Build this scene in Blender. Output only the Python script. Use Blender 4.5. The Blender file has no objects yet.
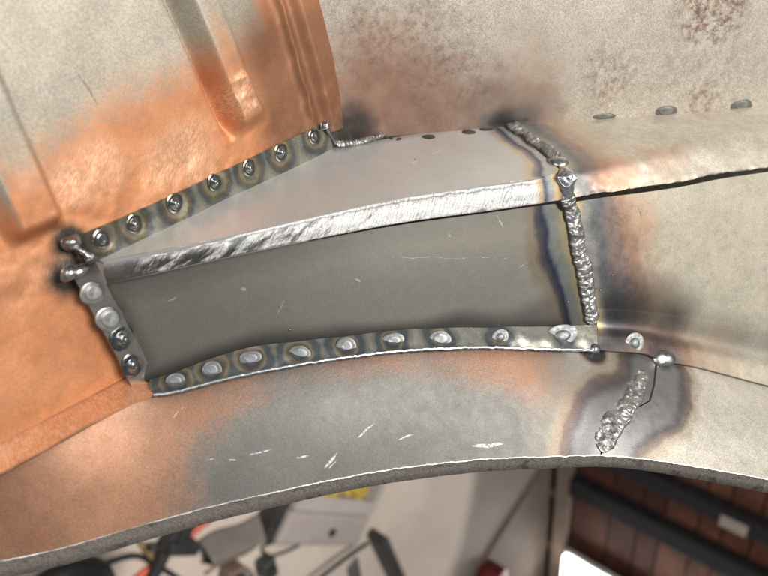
import bpy, math, random
import numpy as np
from mathutils import Matrix, Vector

random.seed(7)
scn = bpy.context.scene
col = scn.collection

# ------------------------------------------------------------------ camera
FPX = 665.0                      # focal length in photo pixels (768 wide)
H = 1.0                          # camera height over the workshop floor
PITCH = math.radians(35)
UP_CAM = np.array([.753, -.295, .574]); UP_CAM /= np.linalg.norm(UP_CAM)
_f = np.array([0, 0, -1.0])
_y = _f - _f.dot(UP_CAM) * UP_CAM; _y /= np.linalg.norm(_y)
_x = np.cross(_y, UP_CAM)
C2W = np.array([_x, _y, UP_CAM])                       # camera axes -> world
cp, sp = math.cos(PITCH), math.sin(PITCH)
F2C = np.array([[1, 0, 0], [0, sp, cp], [0, -cp, sp]])  # body frame -> camera axes
F2W = C2W @ F2C
CAM = np.array([0, 0, H])

cam = bpy.data.cameras.new('camera')
cam.sensor_width = 36; cam.lens = 36 * FPX / 768
cam.clip_start = .01; cam.clip_end = 60
cam.dof.use_dof = True; cam.dof.focus_distance = .272; cam.dof.aperture_fstop = 10
camo = bpy.data.objects.new('camera', cam); col.objects.link(camo)
m = Matrix.Identity(4)
for i in range(3):
    for j in range(3): m[i][j] = C2W[i][j]
m[2][3] = H
camo.matrix_world = m
scn.camera = camo

# ------------------------------------------------------------------ light
def f2w(p):
    return np.asarray(p, float) @ F2W.T + CAM

world = bpy.data.worlds.new('World'); scn.world = world; world.use_nodes = True
bg = world.node_tree.nodes['Background']
bg.inputs[0].default_value = (.90, .95, 1.0, 1); bg.inputs[1].default_value = .24

def area(name, loc_f, tgt_f, size, energy, color):
    l = bpy.data.lights.new(name, 'AREA'); l.shape = 'RECTANGLE'
    l.size, l.size_y = size; l.energy = energy; l.color = color
    o = bpy.data.objects.new(name, l); col.objects.link(o)
    a = Vector(f2w(loc_f)); b = Vector(f2w(tgt_f))
    o.location = a; o.rotation_euler = (b - a).to_track_quat('-Z', 'Y').to_euler()
    return o
BODY = (.02, .24, -.15)
area('doorway_light', (1.2, -.6, .95), BODY, (.8, .8), 49, (1, .955, .89))
area('fill_light', (-.35, -.75, 1.15), BODY, (.5, .5), 9, (1, .98, .96))  # added fill lamp, no known fixture behind it
def spot(name, loc_w, tgt_w, energy, angle, blend, radius, color):
    l = bpy.data.lights.new(name, 'SPOT'); l.energy = energy; l.spot_size = math.radians(angle)
    l.spot_blend = blend; l.shadow_soft_size = radius; l.color = color
    o = bpy.data.objects.new(name, l); col.objects.link(o)
    a = Vector(loc_w); b = Vector(tgt_w)
    o.location = a; o.rotation_euler = (b - a).to_track_quat('-Z', 'Y').to_euler()

vs = scn.view_settings
vs.view_transform = 'Standard'; vs.look = 'None'; vs.exposure = -.08; vs.gamma = 1

# ------------------------------------------------------------------ helpers: rays and planes (body frame: camera at 0)
def ray(px, py):
    x = (px - 384) / FPX; y = -(py - 288) / FPX
    return np.array([x, cp + y * sp, -sp + y * cp])
class Plane:
    def __init__(s, n, c): s.n = np.array(n, float); s.c = c
    @staticmethod
    def pts(a, b, c):
        n = np.cross(b - a, c - a); n /= np.linalg.norm(n)
        return Plane(n, n.dot(a))
    def at(s, px, py):
        d = ray(px, py); return d * (s.c / s.n.dot(d))
    def shift(s, d):                      # towards the camera (origin) by d
        l = np.linalg.norm(s.n); sg = -1 if s.c > 0 else 1
        return Plane(s.n, s.c + sg * d * l)
    def toward(s):
        n = s.n / np.linalg.norm(s.n)
        return -n if s.c > 0 else n
def line(pl, pts): return np.array([pl.at(*p) for p in pts])

def vnoise(P, scale, seed=0):
    """smooth value noise, P (N,3) -> -1..1"""
    Q = np.asarray(P) * scale + seed * 17.31
    i = np.floor(Q).astype(np.int64); f = Q - i; f = f * f * (3 - 2 * f)
    def h(a, b, c):
        n = (a * 374761393 + b * 668265263 + c * 2147483647 + seed * 1274126177) & 0x7fffffff
        n = ((n ^ (n >> 13)) * 1274126177) & 0x7fffffff
        return ((n ^ (n >> 16)) & 0xffff) / 32767.5 - 1
    r = 0
    for dx in (0, 1):
        for dy in (0, 1):
            for dz in (0, 1):
                w = (f[:, 0] if dx else 1 - f[:, 0]) * (f[:, 1] if dy else 1 - f[:, 1]) * (f[:, 2] if dz else 1 - f[:, 2])
                r = r + w * h(i[:, 0] + dx, i[:, 1] + dy, i[:, 2] + dz)
    return r
def fbm(P, scale, seed=0, oct=3):
    r = 0; a = 1
    for k in range(oct): r = r + a * vnoise(P, scale * 2 ** k, seed + k); a *= .5
    return r
def sstep(a, b, x):
    t = np.clip((x - a) / (b - a), 0, 1); return t * t * (3 - 2 * t)
def resample(P, n):
    """Catmull-Rom through P, n+1 points evenly by chord length"""
    P = np.asarray(P, float)
    if len(P) == 2:
        t = np.linspace(0, 1, n + 1)[:, None]; return P[0] * (1 - t) + P[1] * t
    E = np.vstack([2 * P[0] - P[1], P, 2 * P[-1] - P[-2]])
    out = []
    for k in range(len(P) - 1):
        a, b, c, d = E[k:k + 4]
        t = np.linspace(0, 1, 24, endpoint=False)[:, None]
        out.append(.5 * (2 * b + (c - a) * t + (2 * a - 5 * b + 4 * c - d) * t ** 2 + (3 * b - a - 3 * c + d) * t ** 3))
    out = np.vstack(out + [P[-1:]])
    s = np.r_[0, np.cumsum(np.linalg.norm(np.diff(out, axis=0), axis=1))]
    q = np.linspace(0, s[-1], n + 1)
    return np.stack([np.interp(q, s, out[:, k]) for k in range(3)], 1)
def loft(rails, nu, nv, smooth=False):
    R = [resample(r, nu) for r in rails]
    G = []
    if smooth and len(R) > 2:
        n = sum(nv)
        G = np.stack([resample(np.array([r[k] for r in R]), n) for k in range(nu + 1)])
    else:
        rows = []
        for k in range(len(R) - 1):
            for j in range(nv[k]): rows.append(R[k] + (R[k + 1] - R[k]) * j / nv[k])
        rows.append(R[-1]); G = np.stack(rows, 1)
    return G                                          # (nu+1, nv+1, 3)
def grid_normals(G):
    du = np.gradient(G, axis=0); dv = np.gradient(G, axis=1)
    n = np.cross(du, dv); n /= np.linalg.norm(n, axis=2, keepdims=True) + 1e-12
    flip = (n * -G).sum(2).mean() < 0                 # face the camera side
    return -n if flip else n
def seg_dist(P, pts):
    """distance of points P (N,3) to a polyline"""
    pts = np.asarray(pts); best = np.full(len(P), 9.)
    for a, b in zip(pts[:-1], pts[1:]):
        ab = b - a; t = np.clip(((P - a) @ ab) / (ab @ ab + 1e-12), 0, 1)
        best = np.minimum(best, np.linalg.norm(P - (a + t[:, None] * ab), axis=1))
    return best
def pt_dist(P, pts):
    best = np.full(len(P), 9.)
    for p in pts: best = np.minimum(best, np.linalg.norm(P - p, axis=1))
    return best
def blob(P, c, r, soft=.5, seed=0, wob=.35, ns=60):
    d = np.linalg.norm(P - np.asarray(c), axis=1) / r
    d = d + wob * fbm(P, ns, seed, 2) * .5
    return 1 - sstep(1 - soft, 1 + soft, d)

# ------------------------------------------------------------------ objects
ORG = np.array(f2w((0, .25, -.2)))                    # base of the body section
def tag(o, label, cat, group=None):
    o['label'] = label; o['category'] = cat
    if group: o['group'] = group
    return o
def empty(name, loc):
    o = bpy.data.objects.new(name, None); col.objects.link(o); o.location = loc
    o.empty_display_size = .05
    return o
def raw_mesh(name, V, F, smooth=True):
    me = bpy.data.meshes.new(name); me.from_pydata([tuple(v) for v in V], [], [tuple(f) for f in F])
    me.polygons.foreach_set('use_smooth', [smooth] * len(me.polygons)); me.update()
    return me
def link(name, me, mat, parent=None):
    o = bpy.data.objects.new(name, me); col.objects.link(o)
    if mat is not None and not me.materials: me.materials.append(mat)
    if parent is not None: o.parent = parent
    return o
def sheet(name, G, mat, parent, thick=.0011, attrs=None, org=None):
    """a sheet-metal part from a grid in body frame, with real thickness"""
    nu, nv = G.shape[0], G.shape[1]
    N = grid_normals(G); B = G - N * thick
    idx = np.arange(nu * nv).reshape(nu, nv)
    q = np.stack([idx[:-1, :-1], idx[1:, :-1], idx[1:, 1:], idx[:-1, 1:]], -1).reshape(-1, 4)
    # winding so that face normals agree with N
    a, b, c = G.reshape(-1, 3)[q[0, 0]], G.reshape(-1, 3)[q[0, 1]], G.reshape(-1, 3)[q[0, 2]]
    if np.cross(b - a, c - a).dot(N[0, 0]) < 0: q = q[:, ::-1]
    nvt = nu * nv
    V = [G.reshape(-1, 3), B.reshape(-1, 3)]; Fq = [q, q[:, ::-1] + nvt]; off = 2 * nvt
    ring = np.r_[idx[:, 0], idx[-1, 1:], idx[-2::-1, -1], idx[0, -2:0:-1]]
    r = len(ring)
    V += [G.reshape(-1, 3)[ring], B.reshape(-1, 3)[ring]]
    k = np.arange(r); k2 = (k + 1) % r
    rim = np.stack([off + k, off + k2, off + r + k2, off + r + k], 1)
    Fq.append(rim)
    V = np.vstack(V); Fq = np.vstack(Fq)
    W = f2w(V) - (ORG if org is None else org)
    me = bpy.data.meshes.new(name)
    me.vertices.add(len(W)); me.vertices.foreach_set('co', W.ravel())
    me.loops.add(Fq.size); me.loops.foreach_set('vertex_index', Fq.ravel().astype(np.int32))
    me.polygons.add(len(Fq)); me.polygons.foreach_set('loop_start', np.arange(0, Fq.size, 4, dtype=np.int32))
    me.update(calc_edges=True); me.validate()
    sm = np.ones(len(me.polygons), bool); sm[2 * len(q):] = False
    me.polygons.foreach_set('use_smooth', sm)
    if attrs:
        g = G.reshape(-1, 3)
        for key, arr in attrs.items():
            full = np.r_[arr, arr, arr[ring], arr[ring]].astype(np.float32)
            at = me.attributes.new(key, 'FLOAT', 'POINT'); at.data.foreach_set('value', full)
    return link(name, me, mat, parent)

# ------------------------------------------------------------------ materials
class NT:
    def __init__(s, name):
        s.m = bpy.data.materials.new(name); s.m.use_nodes = True
        s.t = s.m.node_tree; s.n = s.t.nodes; s.l = s.t.links
        s.p = s.n['Principled BSDF']
    def new(s, typ, **kw):
        x = s.n.new(typ)
        for k, v in kw.items(): setattr(x, k, v)
        return x
    def put(s, sock, v):
        if hasattr(v, 'is_linked') or hasattr(v, 'links'): s.l.new(v, sock)
        else: sock.default_value = v
    def math(s, op, a, b=0., clamp=False):
        x = s.new('ShaderNodeMath', operation=op, use_clamp=clamp); s.put(x.inputs[0], a); s.put(x.inputs[1], b)
        return x.outputs[0]
    def ss(s, v, a, b, lo=0., hi=1.):
        x = s.new('ShaderNodeMapRange', interpolation_type='SMOOTHSTEP'); s.put(x.inputs[0], v)
        x.inputs[1].default_value = a; x.inputs[2].default_value = b; x.inputs[3].default_value = lo; x.inputs[4].default_value = hi
        return x.outputs[0]
    def noise(s, scale, detail=3., rough=.5, vec=None, w=0.):
        x = s.new('ShaderNodeTexNoise'); x.inputs['Scale'].default_value = scale
        x.inputs['Detail'].default_value = detail; x.inputs['Roughness'].default_value = rough
        x.noise_dimensions = '4D'; x.inputs['W'].default_value = w
        s.l.new(vec if vec is not None else s.obj(), x.inputs['Vector'])
        return x.outputs['Fac']
    def obj(s):
        if not hasattr(s, '_o'): s._o = s.new('ShaderNodeTexCoord').outputs['Object']
        return s._o
    def wobbled(s):
        if not hasattr(s, '_w'):
            x = s.new('ShaderNodeTexNoise'); x.inputs['Scale'].default_value = 130; x.inputs['Detail'].default_value = 4
            s.l.new(s.obj(), x.inputs['Vector'])
            m_ = s.new('ShaderNodeVectorMath', operation='MULTIPLY_ADD'); s.l.new(x.outputs['Color'], m_.inputs[0])
            m_.inputs[1].default_value = (.0022,) * 3; m_.inputs[2].default_value = (-.0011,) * 3
            a_ = s.new('ShaderNodeVectorMath', operation='ADD'); s.l.new(s.obj(), a_.inputs[0]); s.l.new(m_.outputs[0], a_.inputs[1])
            s._w = a_.outputs[0]
        return s._w
    def attr(s, name):
        x = s.new('ShaderNodeAttribute', attribute_name=name); return x.outputs['Fac']
    def mix(s, f, a, b, blend='MIX'):
        x = s.new('ShaderNodeMix', data_type='RGBA', blend_type=blend); s.put(x.inputs[0], f)
        for k, v in ((6, a), (7, b)):
            if isinstance(v, tuple): v = v if len(v) == 4 else (*v, 1)
            s.put(x.inputs[k], v)
        return x.outputs[2]
    def ramp(s, f, stops, interp='EASE'):
        x = s.new('ShaderNodeValToRGB'); s.put(x.inputs[0], f); cr = x.color_ramp; cr.interpolation = interp
        while len(cr.elements) > 1: cr.elements.remove(cr.elements[-1])
        cr.elements[0].position = stops[0][0]; cr.elements[0].color = stops[0][1]
        for pos, c in stops[1:]:
            cr.elements.new(pos).color = c
        return x.outputs[0], x.outputs[1]
    def scratch(s, a, b, width, wob=.0):
        """mask of one straight scratch between two points of the object (object space)"""
        a = Vector(a); b = Vector(b); ab = b - a; L2 = ab.dot(ab)
        sub = s.new('ShaderNodeVectorMath', operation='SUBTRACT'); s.l.new(s.wobbled(), sub.inputs[0]); sub.inputs[1].default_value = a
        dot = s.new('ShaderNodeVectorMath', operation='DOT_PRODUCT'); s.l.new(sub.outputs[0], dot.inputs[0]); dot.inputs[1].default_value = ab / L2
        t = s.math('ADD', dot.outputs['Value'], 0., True)
        sc = s.new('ShaderNodeVectorMath', operation='SCALE'); sc.inputs[0].default_value = ab; s.l.new(t, sc.inputs['Scale'])
        df = s.new('ShaderNodeVectorMath', operation='DISTANCE'); s.l.new(sub.outputs[0], df.inputs[0]); s.l.new(sc.outputs[0], df.inputs[1])
        # tapered ends
        taper = s.math('MULTIPLY', s.math('MULTIPLY', t, s.math('SUBTRACT', 1., t)), 4.)
        w = s.math('MULTIPLY', s.math('ADD', taper, .15), width)
        r = s.math('DIVIDE', df.outputs['Value'], w)
        return s.ss(r, .5, 1.1, 1., 0.)

def sheet_mat(name, colA, colB, metallic=.6, rough=.5, heat=None, speck=.3, copper=True, rust=False,
              scratches=(), grain=1500, bump=.15, scratch_col=(.75, .74, .7), rv=.07, mott=70, ccol=((.50, .20, .085), (.62, .275, .13)), cspeck=.8, pale=None):
    s = NT(name)
    n1 = s.noise(mott, 6, .6); n2 = s.noise(grain, 2, .6, w=3); n3 = s.noise(240, 5, .6, w=7)
    c = s.mix(s.ss(n1, .3, .7), colA, colB)
    sp_ = s.ss(n2, .3, .7, 1 - speck, 1 + speck * .6)
    c = s.mix(1., c, s.mix(0., sp_, sp_), 'MULTIPLY')
    met = metallic; rg = s.ss(n3, .3, .7, rough - rv, rough + rv)
    if pale: c = s.mix(s.attr('rust'), c, s.mix(1., pale, s.mix(0., sp_, sp_), 'MULTIPLY'))
    if rust:
        ra = s.attr('rust')
        rm = s.math('MULTIPLY', ra, s.ss(s.noise(260, 8, .78, w=2), .42, .64))
        c = s.mix(s.math('MULTIPLY', rm, .85), c, s.mix(s.ss(n3, .35, .65), (.14, .085, .06), (.23, .145, .10)))
        pits = s.math('MULTIPLY', s.ss(s.noise(900, 3, .6, w=5), .66, .72), s.ss(s.noise(110, 3, .6, w=9), .5, .62))
        c = s.mix(s.math('MULTIPLY', pits, .8), c, (.10, .055, .04))
    if copper:
        ca = s.attr('copper')
        k = s.math('ADD', ca, s.math('MULTIPLY', s.math('SUBTRACT', n3, .5), .5))
        k = s.math('ADD', k, s.math('MULTIPLY', s.math('SUBTRACT', n2, .5), cspeck))
        cf = s.math('MULTIPLY', s.ss(k, .15, .95), s.ss(ca, 0., .12))
        cc = s.mix(s.ss(n1, .3, .7), ccol[0], ccol[1])
        cc = s.mix(1., cc, s.mix(0., s.ss(n2, .25, .75, .85, 1.12), (1, 1, 1)), 'MULTIPLY')
        c = s.mix(cf, c, cc)
        rg = s.math('ADD', rg, s.math('MULTIPLY', cf, .02))
    if heat:
        h = s.math('ADD', s.attr('oxide'), s.math('MULTIPLY', s.math('SUBTRACT', s.noise(120, 4, .6, w=4), .5), .12))
        hc, ha = s.ramp(h, heat)
        c = s.mix(ha, c, hc)
        met = s.math('ADD', s.math('MULTIPLY', ha, .25), metallic, True)
        rg = s.math('ADD', rg, s.math('MULTIPLY', ha, -.1))
    so = s.math('MULTIPLY', s.attr('soot_shade'), s.ss(n3, .1, .6, .75, 1.))
    c = s.mix(so, c, (.018, .017, .018))
    gr = s.attr('grind')
    mp = s.new('ShaderNodeMapping'); s.l.new(s.obj(), mp.inputs[0])
    mp.inputs['Rotation'].default_value = (0.4, .9, .3); mp.inputs['Scale'].default_value = (1, 6, 1)
    gn = s.noise(500, 4, .65, vec=mp.outputs[0])
    gm = s.math('MULTIPLY', gr, s.ss(gn, .4, .62))
    c = s.mix(gm, c, s.mix(.5, c, (1, .80, .58)))
    rg = s.math('SUBTRACT', rg, s.math('MULTIPLY', gm, .12))
    sm = None
    for a, b, w in scratches:
        k = s.scratch(a, b, w); sm = k if sm is None else s.math('MAXIMUM', sm, k)
    if sm is not None:
        sm = s.math('MULTIPLY', sm, s.ss(s.noise(900, 3, .7, w=11), .38, .58))
        c = s.mix(s.math('MULTIPLY', sm, .65), c, scratch_col)
    s.l.new(c, s.p.inputs['Base Color']); s.put(s.p.inputs['Metallic'], met); s.l.new(rg, s.p.inputs['Roughness'])
    b = s.new('ShaderNodeBump'); b.inputs['Strength'].default_value = bump; b.inputs['Distance'].default_value = .0004
    hh = s.math('ADD', s.math('MULTIPLY', n2, .5), n3)
    hh = s.math('ADD', hh, s.math('MULTIPLY', s.math('MULTIPLY', gr, gn), 2.))
    s.l.new(hh, b.inputs['Height']); s.l.new(b.outputs[0], s.p.inputs['Normal'])
    return s.m

def weld_mat(name, tint=(.42, .43, .45), dark=(.07, .07, .08), rough=.24, warm=None, metal=1.):
    s = NT(name)
    n = s.noise(600, 4, .6); n2 = s.noise(180, 3, .5, w=2)
    c = s.mix(s.ss(n2, .38, .68), tint, tuple(.55 * v for v in tint))
    r = s.attr('oxide')
    rr_ = s.math('ADD', r, s.math('MULTIPLY', s.math('SUBTRACT', n, .5), .25))
    rim = s.ss(rr_, .45, .68)
    c = s.mix(s.math('MULTIPLY', rim, .8), c, dark)
    if warm: 
        w = s.ss(r, .8, .97)
        c = s.mix(w, c, warm)
    s.l.new(c, s.p.inputs['Base Color']); s.p.inputs['Metallic'].default_value = metal
    s.l.new(s.ss(n, .3, .7, rough - .07, rough + .13), s.p.inputs['Roughness'])
    b = s.new('ShaderNodeBump'); b.inputs['Strength'].default_value = .14; b.inputs['Distance'].default_value = .0003
    s.l.new(n, b.inputs['Height']); s.l.new(b.outputs[0], s.p.inputs['Normal'])
    return s.m

def plain(name, colour, rough=.6, metallic=0., var=.25, scale=12, emit=None):
    s = NT(name)
    n = s.noise(scale, 6, .6)
    c = s.mix(s.ss(n, .3, .7), tuple(v * (1 - var) for v in colour), tuple(min(1, v * (1 + var * .5)) for v in colour))
    s.l.new(c, s.p.inputs['Base Color']); s.p.inputs['Metallic'].default_value = metallic; s.p.inputs['Roughness'].default_value = rough
    if emit:
        s.p.inputs['Emission Color'].default_value = (1, .97, .92, 1); s.p.inputs['Emission Strength'].default_value = emit
    return s.m

#== PART 2: the car body
# ------------------------------------------------------------------ main planes of the body section
S1 = Plane((0, 0, 1), -.120)                                  # top of the boxed rail
FRONT = Plane((-.36, 1, -.5), .224 + .5 * .131)               # its leaning front wall
LIPP = FRONT.shift(.0028)
c1a, c1b = S1.at(345, 140), S1.at(768, 106)
REAR = Plane.pts(c1a, c1b, c1a + np.array([0, .012, .08]))    # panel behind the rail
A0, B0, T0 = S1.at(97, 258), S1.at(335, 146), REAR.at(318, 0)
SIDE = Plane.pts(A0, B0, T0)                                  # coppered side panel
nS = SIDE.toward(); eu = (B0 - A0) / np.linalg.norm(B0 - A0); ev = np.cross(nS, eu)
if ev.dot(T0 - B0) < 0: ev = -ev
def side_uv(P): d = P - A0; return d @ eu, d @ ev

# weld positions
SPA = [(102, 239), (134, 224), (175, 204), (215, 183), (249, 168), (281, 153), (314, 137)]
TAB = [(93, 292), (109, 318), (122, 338), (133, 365)]
FLG = [(177, 383), (212, 371), (251, 359), (300, 354), (346, 347), (393, 342), (440, 339), (499, 338), (562, 337)]
C4 = [(150, 380), (177, 371), (212, 358), (251, 347), (300, 341), (346, 336), (393, 331), (440, 328), (499, 327), (562, 326), (597, 325)]
C5 = [(154, 394), (177, 391), (212, 382), (251, 373), (300, 364), (346, 357), (393, 351), (440, 348), (499, 347), (562, 349), (597, 350)]
C4R = [(597, 325), (632, 327), (670, 333), (720, 343), (768, 353), (880, 378)]
C5R = [(597, 350), (620, 352), (645, 354), (665, 362), (700, 368), (768, 386), (880, 414)]
FL = FRONT.shift(.007)
SEAM_TOP = [(508, 123), (530, 139), (548, 152), (558, 162)]
SEAM_FRONT = [(564, 172), (567, 190), (570, 212), (575, 240), (582, 268), (588, 300), (592, 327)]
seam_top3 = line(S1, SEAM_TOP); seam_front3 = np.vstack([line(LIPP, SEAM_FRONT[:2]), line(FRONT, SEAM_FRONT[2:])])
seam3 = np.vstack([seam_top3, seam_front3])

car = empty('car_body', ORG)
tag(car, 'corner of a bare steel car body with copper primer and a spot welded repair patch', 'car body')

# lower panel rails
c5_3 = line(FL, C5); c5r_3 = line(FL, C5R)
zl = c5_3[0][2]
LOWL = Plane((0, 0, 1), zl)
fold_left = line(LOWL, [(-110, 536), (-50, 503), (0, 476), (75, 434), (125, 407)])
C6 = [(-120, 592), (-60, 577), (0, 561), (60, 548), (130, 528), (200, 509), (256, 496), (300, 486), (350, 476), (400, 468), (480, 459), (560, 456), (600, 455), (640, 458), (700, 467), (768, 479), (890, 505)]
def z6(px): return float(np.interp(px, [-120, 0, 300, 600, 768, 900], [-.192, -.194, -.197, -.205, -.222, -.240]))
c6_3 = np.array([ray(x, y) * (z6(x) / ray(x, y)[2]) for x, y in C6])
LSEAM = [(657, 364), (654, 385), (650, 401), (630, 412), (612, 428), (603, 446), (601, 455)]
def low_pt(px, py):
    """point on the (curved) lower panel under a pixel: solved between its two rails"""
    d = ray(px, py)
    inner = np.vstack([fold_left, c5_3, c5r_3[1:]])
    best = None
    Gq = LOWG.reshape(-1, 3); dn = d / np.linalg.norm(d)
    t = Gq @ dn; e = np.linalg.norm(Gq - t[:, None] * dn, axis=1)
    return Gq[e.argmin()]

inner = np.vstack([fold_left, c5_3, c5r_3[1:]])
# resample both rails against image-column so rows run across the panel
def split_rail(P, n):
    R = resample(P, 600); X = R[:, 0]
    return R
low_in = resample(inner, 560); low_out = resample(c6_3, 560)
def lower_grid(s0, s1, nu, nv):
    k = np.linspace(s0, s1, nu + 1) * 560
    i = np.stack([np.interp(k, np.arange(561), low_in[:, c]) for c in range(3)], 1)
    o = np.stack([np.interp(k, np.arange(561), low_out[:, c]) for c in range(3)], 1)
    i = i + np.array([0, .0015, -.0014])              # tucked just under the flange
    v = np.linspace(0, 1, nv + 1)[None, :, None]
    G = i[:, None] * (1 - v) + o[:, None] * v
    G[..., 2] += .0035 * (np.sin(v[..., 0] * math.pi) * 1.0)     # slightly crowned
    return G
LOWG = lower_grid(0, 1, 700, 160)
lseam3 = np.array([low_pt(*p) for p in LSEAM])
LOW_TACKS = [(662, 357)]

# weld collections used for heat colours
nA = line(SIDE.shift(.0012), SPA); nT = line(SIDE.shift(.004), TAB); nF = 0.5 * (line(FRONT, FLG) + line(FL, FLG))
tack_seam = np.array([S1.at(560, 164), LIPP.at(566, 176)])
tack_low = np.array([low_pt(592, 350), low_pt(662, 358)])

def zero(P): return np.zeros(len(P))
def common(P, heat=None, copper=None, soot_shade=None, rust=None, grind=None):
    z = zero(P)
    return dict(oxide=z + 1 if heat is None else heat, copper=z if copper is None else copper, soot_shade=z if soot_shade is None else soot_shade,
                rust=z if rust is None else rust, grind=z if grind is None else grind)
def loc(p): return tuple(f2w(p) - ORG)
def mm(pl, a, b, w): return (loc(pl.at(*a)), loc(pl.at(*b)), w)

GOLD = (.50, .37, .19); STRAW = (.55, .47, .30); BLUE = (.05, .065, .12); PALE = (.30, .34, .36); BROWN = (.22, .11, .07); PURP = (.13, .075, .085)
def st(p, c, a=1.): return (p, (*c, a))

# ---------------------------- rear panel
rb = line(REAR, [(300, 143), (345, 137), (385, 137), (430, 133), (505, 122), (560, 118), (660, 112), (768, 105), (900, 97)])
e_up = np.array([0, .012, .08]) / np.linalg.norm([0, .012, .08])
low = rb - np.array([0, 0, .11]); top = rb + e_up * .135
G = np.concatenate([loft([low, rb], 420, [6])[:, :-1], loft([rb, top], 420, [170])], 1)
P = G.reshape(-1, 3)
REAR_SPOTS = line(REAR, [(605, 116), (666, 111), (742, 105)])
hd = seg_dist(P, line(REAR, [(490, 123), (508, 122), (525, 121)])) * (1 + .45 * fbm(P, 90, 7, 3))
cop = np.maximum.reduce([.85 * blob(P, REAR.at(395, 100), .034, .8, 3), .75 * blob(P, REAR.at(430, 130), .034, .8, 4),
                         .95 * blob(P, REAR.at(318, 70), .010, .8, 5), .55 * blob(P, REAR.at(520, 100), .03, .9, 6)])
soot_shade = np.maximum.reduce([.9 * blob(P, REAR.at(350, 128), .011, .7, 5), .8 * blob(P, REAR.at(503, 119), .006, .8, 9),
                          0.12 * blob(P, REAR.at(560, 118), .02, .8, 9), .25 * blob(P, REAR.at(430, 128), .03, .9, 2)])
rust = np.maximum.reduce([1.15 * blob(P, REAR.at(405, 85), .036, .7, 3), 1.6 * blob(P, REAR.at(712, 8), .018, .6, 8),
                          1.2 * blob(P, REAR.at(610, 72), .012, .9, 8), 1.1 * blob(P, REAR.at(700, 100), .012, .9, 9), .6 * blob(P, REAR.at(700, 85), .03, .9, 8), .12 + zero(P)])
PR = P + 0
G = G + grid_normals(G) * (.0004 * fbm(P, 25, 2).reshape(G.shape[:2]))[..., None]
M_rear = sheet_mat('phosphated_steel_with_rust', (.46, .41, .34), (.53, .48, .41), .35, .5, speck=.34, rust=True,
                   heat=[st(0, (.04, .045, .05), .85), st(.2, (.09, .085, .085), .65), st(.5, (.2, .13, .1), .4), st(1, (.3, .2, .15), 0)], ccol=((.22, .115, .08), (.33, .19, .135)))
rear = sheet('rear_panel', G, M_rear, car, attrs=common(P, hd / .022, cop, soot_shade, rust))
rear['label'] = 'upper steel panel speckled with rust stains'

# ---------------------------- side panel with pressed ribs, copper primer
cre2 = [(-110, 499), (0, 443), (130, 376), (335, 272)]
cre1 = [(-110, 343), (0, 289), (75, 253), (335, 132)]
r2 = line(SIDE.shift(.0045), cre2); r1 = line(SIDE, cre1)
def ext(a, b, k): return b + (b - a) * k
r1 = line(SIDE, [(-110, 343), (0, 289), (97, 243), (335, 132), (350, 125)])
r2 = line(SIDE.shift(.0045), [(-110, 499), (0, 443), (130, 376), (335, 272), (352, 264)])
rt = r1 + ev * .15
GU = loft([r1, rt], 330, [230])
GL = loft([line(SIDE.shift(.0005), [(-110, 499), (0, 443), (65, 409), (125, 378), (139, 371)]), line(SIDE, [(-110, 343), (0, 289), (40, 269), (65, 258), (79, 251)])], 190, [70])
nGU = GU.shape[0] * GU.shape[1]
P = np.vstack([GU.reshape(-1, 3), GL.reshape(-1, 3)]); su, sv = side_uv(P)
def suv(px, py): return np.array([float(v) for v in side_uv(SIDE.at(px, py)[None])]).ravel()
def rib_d(pa, pb):
    a, b = suv(*pa), suv(*pb); d = (b - a) / np.linalg.norm(b - a); n = np.array([d[1], -d[0]])
    q = np.stack([su, sv], 1) - a
    return q @ n, q @ d, np.linalg.norm(b - a)      # signed across, along, length (to pb = lower end)
hgt = zero(P)
# rib nearest the corner: sharp left flank, flat crown, soft right flank, rounded lower end
d, al, L = rib_d((184, 0), (240, 130)); d = -d if (np.array(suv(260, 60)) - suv(184, 0)) @ np.array([1, 0]) < 0 else d
sgn = 1 if ((suv(240, 20) - suv(184, 0)) @ np.array([(suv(240, 130) - suv(184, 0))[1], -(suv(240, 130) - suv(184, 0))[0]])) > 0 else -1
d = rib_d((184, 0), (240, 130))[0] * sgn
end = 1 - sstep(L - .006, L + .003, al)
hgt += end * (.0080 * sstep(-.0040, -.0006, d) * (1 - sstep(.0070, .0150, d)))
hgt -= end * .0045 * np.exp(-((d + .0050) / .0017) ** 2)
# second rib, lower left
d2, al2, L2 = rib_d((-20, 110), (38, 232))
hgt += (1 - sstep(L2 - .005, L2 + .002, al2)) * .0085 * sstep(-.0095, -.0050, d2) * (1 - sstep(.0055, .0105, d2))
# sealed ridge close to the corner
d3, al3, L3 = rib_d((278, 0), (312, 118))
wv = .0009 * vnoise(np.stack([al3, al3 * 0, al3 * 0], 1), 180, 4)
hgt += (1 - sstep(L3 - .004, L3 + .004, al3)) * (.0022 * np.exp(-((d3 + wv) / .0028) ** 2) + .0010 * np.exp(-((d3 + wv - .001) / .0009) ** 2))
sg3 = -1 if ((suv(330, 60) - suv(278, 0)) @ np.array([(suv(312, 118) - suv(278, 0))[1], -(suv(312, 118) - suv(278, 0))[0]])) < 0 else 1
hgt -= .0032 * sstep(.001, .006, sg3 * d3) * (1 - sstep(.007, .0125, sg3 * d3))
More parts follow.
